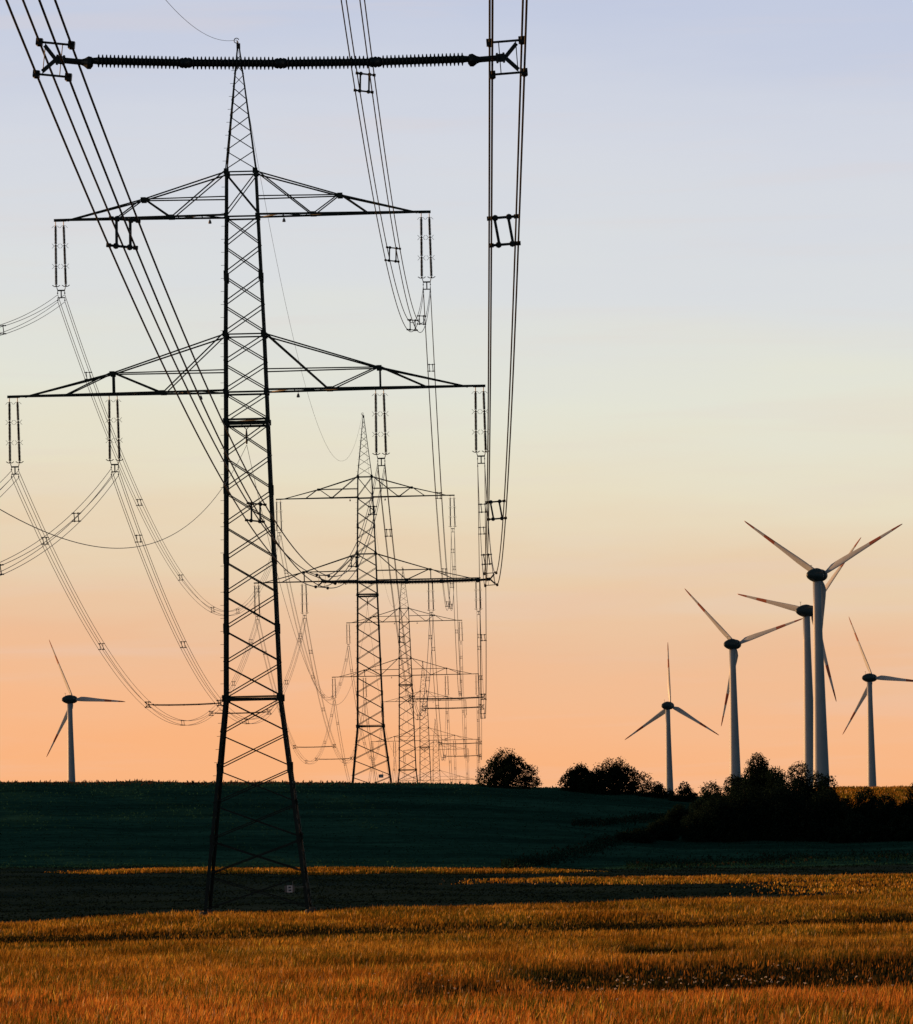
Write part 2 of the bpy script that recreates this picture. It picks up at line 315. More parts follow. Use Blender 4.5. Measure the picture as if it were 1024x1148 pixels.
def tallgrass(name, Y0, Y1, px0, px1, dens, h, w, label, mask=True):
    X, Y, u = scatter(Y0, Y1, px0, px1, dens)
    t = tall(X, Y); d = dip_shade(X, Y)*(Y < 420)
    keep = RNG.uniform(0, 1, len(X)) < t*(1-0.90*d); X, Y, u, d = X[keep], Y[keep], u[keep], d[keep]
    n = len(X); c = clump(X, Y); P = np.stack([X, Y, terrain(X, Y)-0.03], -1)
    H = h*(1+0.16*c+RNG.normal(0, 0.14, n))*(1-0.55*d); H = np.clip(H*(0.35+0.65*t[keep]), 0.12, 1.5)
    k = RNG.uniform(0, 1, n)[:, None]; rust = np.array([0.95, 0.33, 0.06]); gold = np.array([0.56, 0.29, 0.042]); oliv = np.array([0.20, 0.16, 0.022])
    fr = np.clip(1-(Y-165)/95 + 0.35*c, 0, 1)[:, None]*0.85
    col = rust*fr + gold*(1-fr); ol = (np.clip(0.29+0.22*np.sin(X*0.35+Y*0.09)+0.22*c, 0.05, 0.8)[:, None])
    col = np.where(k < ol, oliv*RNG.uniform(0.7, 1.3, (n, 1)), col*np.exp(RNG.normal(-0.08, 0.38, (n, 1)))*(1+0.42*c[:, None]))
    br = (RNG.uniform(0, 1, n) < 0.03)[:, None]; col = np.where(br, np.array([0.98, 0.62, 0.28]), col)*1.08
    dk = d[:, None]*0.55; col = col*(1-dk) + np.array([0.03, 0.035, 0.015])*dk  # stems in the strips darkened, hollow shade put into their colour
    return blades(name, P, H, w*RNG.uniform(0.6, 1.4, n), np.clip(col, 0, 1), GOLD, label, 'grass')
tallgrass('meadow_grass', 118, 290, -160, 1180, 34, 0.60, 0.021, 'tall rust and gold meadow grass across the foreground')
tallgrass('meadow_grass', 290, 425, -120, 1140, 18, 0.52, 0.036, 'tall golden grass of the middle field up to the foot of the nearest pylon')
tallgrass('field_grass', 418, 570, 480, 1120, 8, 0.44, 0.065, 'strip of golden grass at the right behind the meadow')
tallgrass('field_grass', 594, 632, 40, 700, 12, 0.42, 0.07, 'thin sunlit line of golden grass at the foot of the dark hill')
tallgrass('field_grass', 1000, 1180, 720, 1120, 2.0, 0.7, 0.14, 'golden far field seen behind the bushes at the right edge')
def shade_weeds():                                               # short dark weeds added to stand for the shade in the strips
    X, Y, u = scatter(150, 420, -100, 1120, 9); d = dip_shade(X, Y); k = RNG.uniform(0, 1, len(X)) < d*0.9; X, Y = X[k], Y[k]; n = len(X)
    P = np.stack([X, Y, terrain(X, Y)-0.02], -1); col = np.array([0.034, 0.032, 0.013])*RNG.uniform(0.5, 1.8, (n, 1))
    blades('dip_shade_weeds', P, RNG.uniform(0.12, 0.30, n), RNG.uniform(0.05, 0.10, n), col, HERB, 'low dark green weeds standing for shade in the hollow strips of the meadow', 'weeds', 0.3, 1.6, 0.5)
shade_weeds()
def flatcrop():
    X, Y, u = scatter(412, 640, -120, 1140, 3.2); k = RNG.uniform(0, 1, len(X)) < (1-tall(X, Y))*(0.35+0.65*sm(np.sin(Y*0.21+wob(X, Y))*.5+.5, .2, .8)); X, Y = X[k], Y[k]; n = len(X)
    P = np.stack([X, Y, terrain(X, Y)-0.02], -1); col = np.array([0.011, 0.026, 0.023])*RNG.uniform(0.3, 1.6, (n, 1))
    blades('beet_rows', P, RNG.uniform(0.05, 0.16, n), RNG.uniform(0.08, 0.16, n), col, HERB, 'low dark crop on the flat strip between golden field and hill', 'crop', 0.3, 1.5, 0.5)
flatcrop()
def hillcrop():
    X, Y, u = scatter(636, 790, -150, 1180, 4.0); keep = RNG.uniform(0, 1, len(X)) < 0.35+0.65*sm(Y, 735, 755)*(1-sm(u, 380, 560)); X, Y, u = X[keep], Y[keep], u[keep]; n = len(X)
    P = np.stack([X, Y, terrain(X, Y)-0.02], -1); col = np.array([0.028, 0.095, 0.064])*RNG.uniform(0.5, 1.5, (n, 1))
    brown = ((RNG.uniform(0, 1, n) < 0.7*sm(Y, 742, 756)*(1-sm(u, 340, 560)))[:, None]); col = np.where(brown, np.array([0.11, 0.06, 0.035])*RNG.uniform(0.5, 1.3, (n, 1)), col)
    H = RNG.uniform(0.06, 0.20, n) + 0.28*(RNG.uniform(0, 1, n) < 0.05)*(Y > 745)
    blades('hill_crop', P, H, RNG.uniform(0.08, 0.16, n), col, HERB, 'short dark green crop covering the hill', 'crop', 0.3, 1.5, 0.5)
hillcrop()
def margin():                                               # unmown field margins: taller darker weeds along curved lines
    Xs, Ys = [], []
    for pts, wd, n in (([(560, 647), (600, 655), (660, 672), (700, 690), (745, 700)], 4.5, 3600), ([(700, 648), (800, 655), (900, 660), (1060, 662)], 6.0, 3200), ([(640, 702), (720, 716), (770, 722)], 2.5, 2500)):
        p = np.array(pts, float); t = RNG.uniform(0, len(p)-1, n); u = np.interp(t, np.arange(len(p)), p[:, 0]); Y = np.interp(t, np.arange(len(p)), p[:, 1]) + RNG.normal(0, wd, n)
        Xs.append((u-VX)*Y/F); Ys.append(Y)
    X, Y = np.concatenate(Xs), np.concatenate(Ys); n = len(X); P = np.stack([X, Y, terrain(X, Y)-0.02], -1)
    col = np.array([0.020, 0.060, 0.040])*RNG.uniform(0.4, 1.6, (n, 1)); col[RNG.uniform(0, 1, n) < .12] = (0.06, 0.045, 0.025)
    blades('field_margin', P, RNG.uniform(0.10, 0.38, n), RNG.uniform(0.08, 0.16, n), col, HERB, 'rough darker weeds along the margins crossing the hill', 'weeds', 0.25, 1.6, 0.6)
margin()
def flowers():
    n1 = 60; u = np.concatenate([RNG.normal(790, 95, n1), RNG.uniform(300, 1020, 34)]); Y = np.concatenate([RNG.normal(178, 7, n1), RNG.uniform(150, 215, 34)])
    X = (u-VX)*Y/F; Z = terrain(X, Y); mb = MB()
    tint = []
    for x, y, z in zip(X, Y, Z):
        h = random.uniform(0.50, 0.68); r = random.uniform(0.015, 0.045)
        c0 = len(mb.v); mb.tube([(x, y, z), (x+0.03, y, z+h*0.6), (x+random.uniform(-.08, .08), y, z+h)], 0.004, 3, False); tint += [(0.05, 0.07, 0.02, 1)]*(len(mb.v)-c0)
        c = Vector(mb.v[-1])
        for q in range(5):
            dx, dy = random.uniform(-r, r), random.uniform(-r, r); rr = r*0.45
            mb.lathe([(rr*0.3, -0.012), (rr, 0.004), (rr*0.5, 0.018)], 6, Matrix.Translation(c+Vector((dx, dy, random.uniform(-.01, .02)))))
        tint += [(0.95, 0.84, 0.70, 1)]*(len(mb.v)-len(tint))
    o = mb.build('wildflowers', FLOW); a = o.data.attributes.new('tint', 'FLOAT_COLOR', 'POINT')
    a.data.foreach_set('color', np.array(tint, np.float32).ravel())
    tag(o, 'small white umbel flowers among the foreground grass', 'flowers', kind='stuff')
flowers()

# ------------------------------------------------------------------ pylons
AX = -15.2
LV = [(0, 3.62), (14.6, 1.98), (33.68, 1.54), (35.73, 1.50), (39.7, 1.42), (47.83, 1.17), (50.9, 1.09), (59.6, 0.10)]
def hw(z): return float(np.interp(z, [a for a, b in LV], [b for a, b in LV]))
HL, HU, HFIB = 35.73, 47.83, 32.0
OUT_, INN, UPP = 16.09, 9.2, 12.62
HANG_L, HANG_U = 30.43, 42.5                                  # bundle centre above pylon base
def build_pylon():
    root = empty('power_pylon', (0, 0, 0))
    C4 = [(-1, -1), (1, -1), (1, 1), (-1, 1)]
    for sx, sy in C4:                                        # legs, thinner towards the top, with step bolts on one
        m = MB()
        for (z0, w0), (z1, w1), s in zip(LV[:-1], LV[1:], [0.23, 0.21, 0.19, 0.19, 0.17, 0.155, 0.09]):
            m.angle((sx*w0, sy*w0, z0), (sx*w1, sy*w1, z1), s, (-sx, 0, 0), (0, -sy, 0), 0.16)
        for z, s in ((14.6, .42), (33.68, .34), (35.73, .30), (39.7, .36), (47.83, .28), (50.9, .34)):   # gusset plates
            w = hw(z); m.box((sx*(w-.10), sy*(w+.012), z), (s, .02, s*1.15)); m.box((sx*(w+.012), sy*(w-.10), z), (.02, s, s*1.15))
        for z in (4.9, 9.8, 19.4, 24.2, 29.0, 43.7):         # splice collars
            w = hw(z); m.box((sx*(w-.10), sy*(w+.014), z), (.27, .022, .7)); m.box((sx*(w+.014), sy*(w-.10), z), (.022, .27, .7))
        if (sx, sy) == (-1, -1):
            z = 3.0
            while z < 58: w = hw(z); m.tube([(-w+.02, -w, z), (-w-.22, -w, z)], 0.016, 5); z += 0.9
        m.build('leg', STEEL, root)
        b = MB(); b.lathe([(.30, -1.5), (.30, -.06), (.24, .02)], 14); b.build('foundation', CONC, root, loc=(sx*3.62, sy*3.62, 0))
    lev = list(np.linspace(0, 14.6, 7)) + list(np.linspace(14.6, 33.68, 9))[1:] + [35.73, 37.72, 39.7] + list(np.linspace(39.7, 47.83, 5))[1:] + [50.9]
    m = MB()
    def face_x(m, z0, z1, s, g=0.0, single=False):
        a, b = hw(z0), hw(z1)
        for (n, t) in (((0, -1), (1, 0)), ((-1, 0), (0, 1))) if single else (((0, -1), (1, 0)), ((0, 1), (1, 0)), ((-1, 0), (0, 1)), ((1, 0), (0, 1))):
            bk = -0.09*(1-min(z0, 50)/50) if n == (0, 1) else 0.0
            def P(w, side, z, off=0.0): z = z+bk; return Vector((n[0]*(w+off) + t[0]*w*side, n[1]*(w+off) + t[1]*w*side, z))
            m.angle(P(a, -1, z0+g), P(b, 1, z1-g), s, (0, 0, 1), (-n[0], -n[1], 0), 0.16)
            m.angle(P(a, 1, z0+g, -.06), P(b, -1, z1-g, -.06), s, (0, 0, 1), (-n[0], -n[1], 0), 0.16)
    for z0, z1 in zip(lev[:-1], lev[1:]): face_x(m, z0, z1, 0.076, 0.10)
    for z, s in ((14.6, .15), (14.75, .08), (33.55, .16), (33.85, .14), (35.73, .13), (39.7, .10), (47.83, .12), (50.9, .10)):
        w = hw(z)
        for k in range(4):
            (ax, ay), (bx, by) = C4[k], C4[(k+1) % 4]; m.angle((ax*w, ay*w, z), (bx*w, by*w, z), s, (0, 0, -1), (-(ax+bx), -(ay+by), 0), 0.16)
    for z in (14.6, 33.68): w = hw(z); m.bar((-w, -w, z), (w, w, z), .07); m.bar((-w, w, z+.09), (w, -w, z+.09), .07)
    m.build('lattice_bracing', STEEL, root)
    m = MB(); zs = [50.9]; st = 1.38
    while zs[-1] < 58.9: zs.append(zs[-1]+st); st *= 0.915
    zs = [z for z in zs if z < 58.7] + [59.0]
    for z0, z1 in zip(zs[:-1], zs[1:]): face_x(m, z0, z1, 0.062 if z0 < 56 else .045, 0.05, True)
    m.build('peak_bracing', STEEL, root)
    m = MB(); m.box((0, 0, 59.62), (.26, .26, .36)); m.tube([(0, 0, 59.7), (-.06, -.0, 60.0)], .035, 6)
    R_ = [(-.12+.17*math.cos(a), 0, 60.0+.17*math.sin(a)) for a in np.linspace(0.3, 5.6, 14)]; m.tube(R_, .03, 6); m.build('earth_wire_clamp', HARD, root)

    def crossarm(zb, tip, zt, xn, zn, diag, topend):
        top = MB(); wb, wt = hw(zb), hw(zt)
        for s in (-1, 1):
            for f in (-1, 1):
                def yb(x): return f*(wb*(1-(x-wb)/(tip-wb)) + 0.12*(x-wb)/(tip-wb))
                B = lambda x: Vector((s*x, yb(x), zb))
                T0 = Vector((s*wt, f*wt, zt)); Tn = Vector((s*xn, yb(xn)*0.9, zn)); Te = Vector((s*topend, yb(topend), zb+.06))
                top.angle(B(wb), B(tip-.05), 0.14, (0, 0, 1), (0, -f, 0), 0.18)
                top.angle(T0, Tn, 0.10, (0, 0, -1), (0, -f, 0), 0.2); top.angle(Tn, Te, 0.10, (0, 0, -1), (0, -f, 0), 0.2)
                x1, x2 = diag
                top.angle(Tn, B(x1), 0.085, (0, 0, 1), (0, -f, 0), .2); top.angle(B(x1*.99), T0, 0.085, (0, 0, 1), (0, -f, 0), .2)
                top.angle(Tn, B(x2), 0.085, (0, 0, 1), (0, -f, 0), .2)
                top.angle(Tn, (s*hw(zn), f*hw(zn), zn), 0.085, (0, 0, -1), (0, -f, 0), .2)
                if zb < 40: top.angle(Tn, B(xn), 0.12, (1, 0, 0), (0, -f, 0), .2)
                top.box((s*xn, yb(xn)*.9+f*.01, zn-.06), (.36, .02, .30)); top.box((s*x1, yb(x1)+f*.012, zb+.09), (.42, .02, .22))
            # bottom plane zigzag and cross struts
            xs = np.linspace(wb, tip-.5, 9 if tip > 14 else 8)
            yy = lambda x: wb*(1-(x-wb)/(tip-wb)) + 0.12*(x-wb)/(tip-wb)
            for i, (x0, x1_) in enumerate(zip(xs[:-1], xs[1:])):
                q = 1 if i % 2 else -1
                top.angle((s*x0, -q*yy(x0), zb+.03), (s*x1_, q*yy(x1_), zb+.03), .075, (0, 0, 1), None, .2)
                top.angle((s*x1_, -yy(x1_), zb+.01), (s*x1_, yy(x1_), zb+.01), .075, (0, 0, 1), None, .2)
            top.box((s*(tip-.42), 0, zb+.05), (.85, .26, .17))
        o = top.build('crossarm', STEEL, root); return o
    lower = crossarm(HL, 16.5, 39.7, 9.2, 37.25, (5.75, 12.5), 15.3)
    upper = crossarm(HU, 13.0, 50.9, 6.78, 49.2, (4.9, 8.7), 12.1)
    # double suspension strings: three long-rod insulators one above the other with arcing horns
    st = MB(); L = 4.72; z = -0.16; st.tube([(0, 0, 0.02), (0, 0, -.3)], .03, 6)
    unit = (L-0.5)/3
    for k in range(3):
        z0 = -0.26-k*unit; prof = []; nsh = 13
        st.lathe([(.05, z0-.10), (.065, z0-.02), (.05, z0)], 8)
        for i in range(nsh):
            zz = z0-.10-i*(unit-.22)/nsh; prof += [(.062, zz), (.112, zz-.05), (.062, zz-.07)]
        st.lathe(prof[::-1], 10); st.lathe([(.05, z0-unit+.0), (.065, z0-unit+.04), (.05, z0-unit+.12)], 8)
    string_me = st
    hn = MB()
    for k in range(4):
        zc = -0.26-k*unit
        for s in (-1, 1):
            for zz in ((zc-.16,) if k == 0 else (zc+.16, zc-.16) if k < 3 else (zc+.10,)):
                hn.tube([(0, 0, zc), (s*.16, 0, zc+(zz-zc)*.25), (s*.20, 0, zc+(zz-zc)*.7), (s*.27, 0, zz)], .015 if k < 3 else .03, 5)
    first = []
    def hang(arm, zb, x):
        for dx, tx in ((-.275, .04), (.275, -.04)):
            if not first:
                o = string_me.build('insulator_string', PORC, arm); h = hn
                v0 = len(string_me.v)
                b = len(o.data.vertices)
                # arcing horns belong to the string: same mesh, second material
                me = o.data; string_me.add(hn.v, hn.f); o.data = bpy.data.meshes.new('insulator_string'); o.data.from_pydata(string_me.v, [], string_me.f)
                o.data.materials.append(PORC); o.data.materials.append(HARD)
                nf = len(string_me.f)-len(hn.f); mi = [0]*nf+[1]*len(hn.f); o.data.polygons.foreach_set('material_index', mi); first.append(o)
            else:
                o = first[0].copy(); COL.objects.link(o); o.parent = arm
            o.location = (x+dx, 0, zb-.05); o.rotation_euler = (0, 0.013 if dx < 0 else -0.013, 0)
        zy = zb-.05-L+.02
        if len(first) == 1:
            y = MB()
            y.bar((-.26, 0, .12), (.26, 0, .12), .05, .10); y.bar((0, 0, .12), (0, 0, -.40), .05, .08, (1, 0, 0)); y.bar((-.25, 0, -.38), (.25, 0, -.38), .05, .07)
            y.tube([(-.30, 0, .34), (-.24, 0, .12)], .03, 5); y.tube([(.30, 0, .34), (.24, 0, .12)], .03, 5)
            for sx in (-1, 1):
                for zz in (.12, -.38):
                    y.tube([(sx*.245, 0, zz), (sx*.245, 0, zz-.14)], .022, 5); y.bar((sx*.245, -.16, zz-.19), (sx*.245, .16, zz-.19), .07, .09)
            yo = y.build('suspension_yoke', HARD, arm); first.append(yo)
        else:
            yo = first[1].copy(); COL.objects.link(yo); yo.parent = arm
        yo.location = (x, 0, zy-.16)
    for x in (-OUT_, -INN, INN, OUT_): hang(lower, HL, x)
    for x in (-UPP, UPP): hang(upper, HU, x)
    for zb, xs in ((HL, (-3.1, 3.6)), (HU, (-2.2, 2.9))):    # small lamp-like plates under the arms
        for x in xs:
            m = MB(); m.tube([(0, -1.0, 0), (0, -1.0, -.25)], .02, 5); m.lathe([(.07, -.52), (.12, -.50), (.09, -.34), (.04, -.24)], 8, Matrix.Translation((0, -1.0, 0)))
            m.build('hanging_marker', SIGNG, root, loc=(x, 0, zb))
    m = MB(); m.tube([(-.5, 0, .55), (0, 0, 0)], .03, 5); m.tube([(.5, 0, .55), (0, 0, 0)], .03, 5); m.lathe([(.05, -1.0), (.08, -.8), (.04, -.55), (.08, -.35), (.04, 0)], 8)
    m.build('cable_hanger', HARD, root, loc=(0, -1.56, HFIB+1.05))
    # number sign on the front face
    sg = empty('number_sign', (0, 0, 0)); sg.parent = root; sg.location = (2.28, -3.62, 1.35)
    return root, sg
P, SG = build_pylon()
for ch in list(SG.children): pass
bpy.data.objects.remove(SG)
def make_sign():
    m = MB(); m.box((0, 0, 0), (.66, .03, .46)); m.box((.30, .0, .32), (.05, .03, .30)); m.box((-.9, .3, -.1), (0.001, .001, .001))
    m = MB(); m.box((0, 0, 0), (.68, .03, .46)); m.bar((.22, .02, .2), (.22, .02, .52), .05); m.bar((-.34, .035, .12), (1.0, .035, .12), .04)
    s = m.build('number_sign', SIGNG, P, loc=(2.30, -3.60, 1.45))
    p = MB(); p.box((0, -.022, 0), (.36, .012, .50)); p.build('sign_plate', SIGND, s, loc=(0.02, 0, 0))
    d = MB()
    for x in (-.14, .14): d.box((x, -.036, 0), (.09, .014, .48))
    for z in (-.20, 0, .20): d.box((0, -.036, z), (.19, .014, .085))
    d.build('figure_eight', SIGN, s, loc=(0.02, 0, 0))
    return s
make_sign()
PY = [(AX, 400.0, -8.88), (-15.1, 842.8, -7.0), (-15.2, 1300.0, -12.9), (-15.35, 1772.0, -24.6), (-15.5, 2300.0, -37.1), (-15.6, 2830.0, -62.0)]
PLAB = ['nearest and tallest looking dark lattice pylon standing in the golden field',
        'second lattice pylon, rising just behind the hill crest right of the nearest pylon',
        'third lattice pylon in the row, half the height of the second, behind the hill',
        'fourth lattice pylon in the row, small and thin behind the third',
        'fifth lattice pylon in the row, only its upper part showing above the hill',
        'last and farthest lattice pylon of the row, almost sunk behind the hill']
pyl = []
for i, p in enumerate(PY):
    o = P if i == 0 else copy_tree(P)
    o.location = p; tag(o, PLAB[i], 'pylon', 'lattice pylons of the power line'); pyl.append(o)
    if i == 1:
        for c in o.children:
            if c.name.startswith('number_sign'): c.location.z = 7.3; c.location.x = 1.4; c.location.y = -2.85
    if i > 3:                                                # too small to read
        for c in list(o.children):
            if c.name.startswith(('number_sign', 'hanging_marker', 'foundation')):
                for g in list(c.children): bpy.data.objects.remove(g)
                bpy.data.objects.remove(c)

# ------------------------------------------------------------------ conductors
ENDS = [(AX-.23, -52.0, -8.88+5.6)] + PY
SAG = 3.28e-4
DZ0 = {OUT_: -.235, INN: -.05}                              # the missing pylon behind the camera hangs these two slightly lower
def line_pt(i, off, h, Y):
    (x0, y0, z0), (x1, y1, z1) = ENDS[i], ENDS[i+1]; t = (Y-y0)/(y1-y0)
    return Vector((x0+(x1-x0)*t+off, Y, z0+(z1-z0)*t+h+(DZ0.get(off, 0)*(1-t) if i == 0 else 0)-SAG*(Y-y0)*(y1-Y)))
PH = [('outer left', -OUT_, HANG_L, 0), ('inner left', -INN, HANG_L, 2), ('inner right', INN, HANG_L, -6.8), ('outer right', OUT_, HANG_L, 3.3), ('upper left', -UPP, HANG_U, 2), ('upper right', UPP, HANG_U, -8.0)]
SPAN = ['overhead, on the camera side of the nearest pylon', 'between the nearest and second pylon', 'between the second and third pylon',
        'between the third and fourth pylon', 'between the fourth and fifth pylon', 'beyond the fifth pylon']
def roll_at(i, rl, Y):
    y0, y1 = ENDS[i][1], ENDS[i+1][1]; t = min(max((Y-y0)/(y1-y0), 0), 1)
    k = 1.0 if i == 0 else 0.6
    return math.radians(rl)*k*min(1.0, 3.2*(1-t))*(min(1.0, 3.2*t) if i else 1.0)
sp_mesh = None
def make_spacer(parent):
    global sp_mesh
    if sp_mesh is None:
        m = MB(); h = .245
        m.bar((-h, 0, h), (h, 0, h), .035, .045); m.bar((-h, 0, -h), (h, 0, -h), .035, .045)
        m.bar((-.15, 0, h), (-.10, 0, -h), .04, .05, (1, 0, 0)); m.bar((.10, 0, h), (.15, 0, -h), .04, .05, (1, 0, 0))
        for sx in (-1, 1):
            for sz in (-1, 1):
                m.bar((sx*h, -.06, sz*h), (sx*h, .06, sz*h), .085, .07); m.lathe([(.045, -.04), (.06, 0), (.045, .04)], 8, Matrix.Translation((sx*.125+sz*-.012, 0, sz*h)) @ Matrix.Rotation(math.pi/2, 4, 'X'))
        o = m.build('bundle_spacer', HARD, parent); sp_mesh = o.data
    else:
        o = bpy.data.objects.new('bundle_spacer', sp_mesh); COL.objects.link(o); o.parent = parent
    return o
FR_SP = [0.345, 0.495, 0.635, 0.77, 0.905]
for i in range(len(ENDS)-1):
    y0, y1 = ENDS[i][1], ENDS[i+1][1]; nseg = 110 if i == 0 else 60
    for (nm, off, h, rl) in PH:
        base = line_pt(i, off, h, y1 if i == 0 else y0); root = empty('wire_bundle', base)
        tag(root, '%s bundle of four wires %s' % (nm, SPAN[i]), 'power line', 'four-wire conductor bundles of the power line')
        Ys = np.linspace(y0, y1, nseg+1)
        for cx in (-1, 1):
            for cz in (-1, 1):
                pts = []
                for Y in Ys:
                    a = roll_at(i, rl, Y); dx, dz = cx*.245, cz*.245
                    pts.append(line_pt(i, off, h, Y) + Vector((dx*math.cos(a)-dz*math.sin(a), 0, dx*math.sin(a)+dz*math.cos(a))) - base)
                m = MB(); m.tube(pts, 0.0185 if i < 1 else 0.021, 6 if i == 0 else 4, False); m.build('wire', WIRE, root, smooth=True)
        fr = [(Y_+52)/452 for Y_ in ((165, 219, 291, 348) if abs(off) == UPP else (105, 166, 300, 360))] if i == 0 else ([.06, .20, .35, .50, .65, .80, .94] if i < 4 else [.2, .5, .8])
        for t in fr:
            Y = y0+(y1-y0)*t; o = make_spacer(root); o.location = line_pt(i, off, h, Y)-base; o.rotation_euler = (0, -roll_at(i, rl, Y), 0)
    def single(name, h, r, label, cat, yoff=0.0):
        o_ = line_pt(i, 0, h, y1 if i == 0 else y0); m = MB()
        m.tube([line_pt(i, 0, h, Y)-o_+Vector((-.12 if name == 'earth_wire' else 0, yoff, 0)) for Y in np.linspace(y0, y1, nseg+1)], r, 5, False)
        o = m.build(name, WIRE, None, True, o_); tag(o, label, cat, 'single wires of the power line')
    single('earth_wire', 60.05, 0.0135, 'thin earth wire at the pylon tips, ' + SPAN[i], 'wire')
    single('communication_cable', HFIB, 0.0165, 'thin single cable hung mid mast, ' + SPAN[i], 'cable', -1.5)

# ------------------------------------------------------------------ insulating struts between inner and outer bundles
sec_me = fork_me = joint_me = None
def phase_strut(i, s, Y, label):
    global sec_me, fork_me, joint_me
    inn = [p for p in PH if p[0] == ('inner right' if s > 0 else 'inner left')][0]; outp = [p for p in PH if p[0] == ('outer right' if s > 0 else 'outer left')][0]
    A = line_pt(i, inn[1], inn[2], Y); B = line_pt(i, outp[1], outp[2], Y)
    if s < 0: A, B = B, A; inn, outp = outp, inn
    root = empty('phase_strut', A); tag(root, label, 'insulator', 'insulating struts between wire bundles')
    D = B-A; ln = D.length; x0, x1 = 0.56, ln-0.56; n = 4; L = (x1-x0)/n
    def pt(x): t = x/ln; return D*t + Vector((0, 0, -0.30*t*(1-t)))
    if sec_me is None:
        m = MB(); prof = [(.045, 0)]; ns = 21; a, b = .09, L-.09
        for k in range(ns):
            z = a+(b-a)*k/ns; q = (b-a)/ns; prof += [(.054, z), (.056, z+q*.22), (.098, z+q*.38), (.100, z+q*.60), (.058, z+q*.74)]
        prof += [(.052, b), (.045, L)]; m.lathe(prof, 20); o = m.build('insulator_section', PORC, root, True); sec_me = o.data; secs = [o]
        j = MB(); j.lathe([(.045, -.11), (.070, -.085), (.084, -.04), (.070, -.035), (.088, 0), (.070, .035), (.084, .04), (.070, .085), (.045, .11)], 16); jo = j.build('coupling', HARD, root, True); joint_me = jo.data; js = [jo]
        f = MB(); h = .245                                    # end yoke: towards +x; fork, two clamp bars, two thin rods
        f.tube([(-.56, 0, 0), (-.10, 0, 0)], .046, 8); f.box((-.10, 0, 0), (.14, .07, .12)); f.box((-.05, 0, 0), (.03, .09, .15)); f.box((-.15, 0, 0), (.03, .09, .15))
        f.lathe([(.05, 0), (.095, .03), (.10, .08), (.06, .14), (.04, .2)], 14, Matrix.Translation((-.60, 0, 0)) @ Matrix.Rotation(math.pi/2, 4, 'Y'))
        f.bar((-.03, 0, 0), (.16, 0, .20), .035, .06, (1, 0, 0)); f.bar((-.03, 0, 0), (.16, 0, -.20), .035, .06, (1, 0, 0))
        f.bar((-h, 0, h), (h, 0, h), .03, .032); f.bar((-h, 0, -h), (h, 0, -h), .03, .032)
        f.tube([(-.11, 0, h), (-.11, 0, -h)], .008, 5); f.tube([(.15, 0, h), (.15, 0, -h)], .008, 5)
        for sx in (-1, 1):
            for sz in (-1, 1): f.bar((sx*h, -.09, sz*h), (sx*h, .09, sz*h), .10, .10); f.lathe([(.03, -.07), (.05, -.02), (.03, .05)], 8, Matrix.Translation((sx*h, 0, sz*h)))
        fo = f.build('end_yoke', HARD, root); fork_me = fo.data; fs = [fo]
    else:
        def mk(nm, me): o = bpy.data.objects.new(nm, me); COL.objects.link(o); o.parent = root; return o
        secs, js, fs = [mk('insulator_section', sec_me)], [mk('coupling', joint_me)], [mk('end_yoke', fork_me)]
    def dup(l, k):
        while len(l) < k: c = l[0].copy(); COL.objects.link(c); c.parent = root; l.append(c)
    dup(secs, n); dup(js, n-1); dup(fs, 2)
    for k in range(n):
        a, b = pt(x0+k*L), pt(x0+(k+1)*L); secs[k].location = a; secs[k].rotation_euler = (b-a).to_track_quat('Z', 'Y').to_euler()
    for k in range(n-1):
        a = pt(x0+(k+1)*L); js[k].location = a; js[k].rotation_euler = (0, math.pi/2, 0)
    fs[1].location = D; fs[1].rotation_euler = (0, -roll_at(i, outp[3], Y), 0)
    fs[0].location = (0, 0, 0); fs[0].rotation_euler = (0, -roll_at(i, inn[3], Y), math.pi)
    fs[0].rotation_euler = (Matrix.Rotation(-roll_at(i, inn[3], Y), 4, 'Y') @ Matrix.Rotation(math.pi, 4, 'Z')).to_euler()
SPN = ['nearest span', 'span behind the nearest pylon', 'span behind the second pylon', 'span behind the third pylon', 'span behind the fourth pylon']
for i in range(5):
    y0, y1 = ENDS[i][1], ENDS[i+1][1]
    for q, Y in enumerate((88.15, 237.0) if i == 0 else (y0+.352*(y1-y0), y0+.652*(y1-y0))):
        for s in (-1, 1):
            if i == 0 and s < 0: continue
            if i == 0 and q == 0: lb = 'large ribbed dark insulator strut crossing the top of the picture between two bundles'
            elif i == 0: lb = 'dark insulator strut overlapping the lower arm of the second pylon, between the right bundles'
            else: lb = '%s thin insulator strut between the %s bundles, %s' % ('nearer' if q == 0 else 'farther', 'right' if s > 0 else 'left', SPN[i])
            phase_strut(i, s, Y, lb)

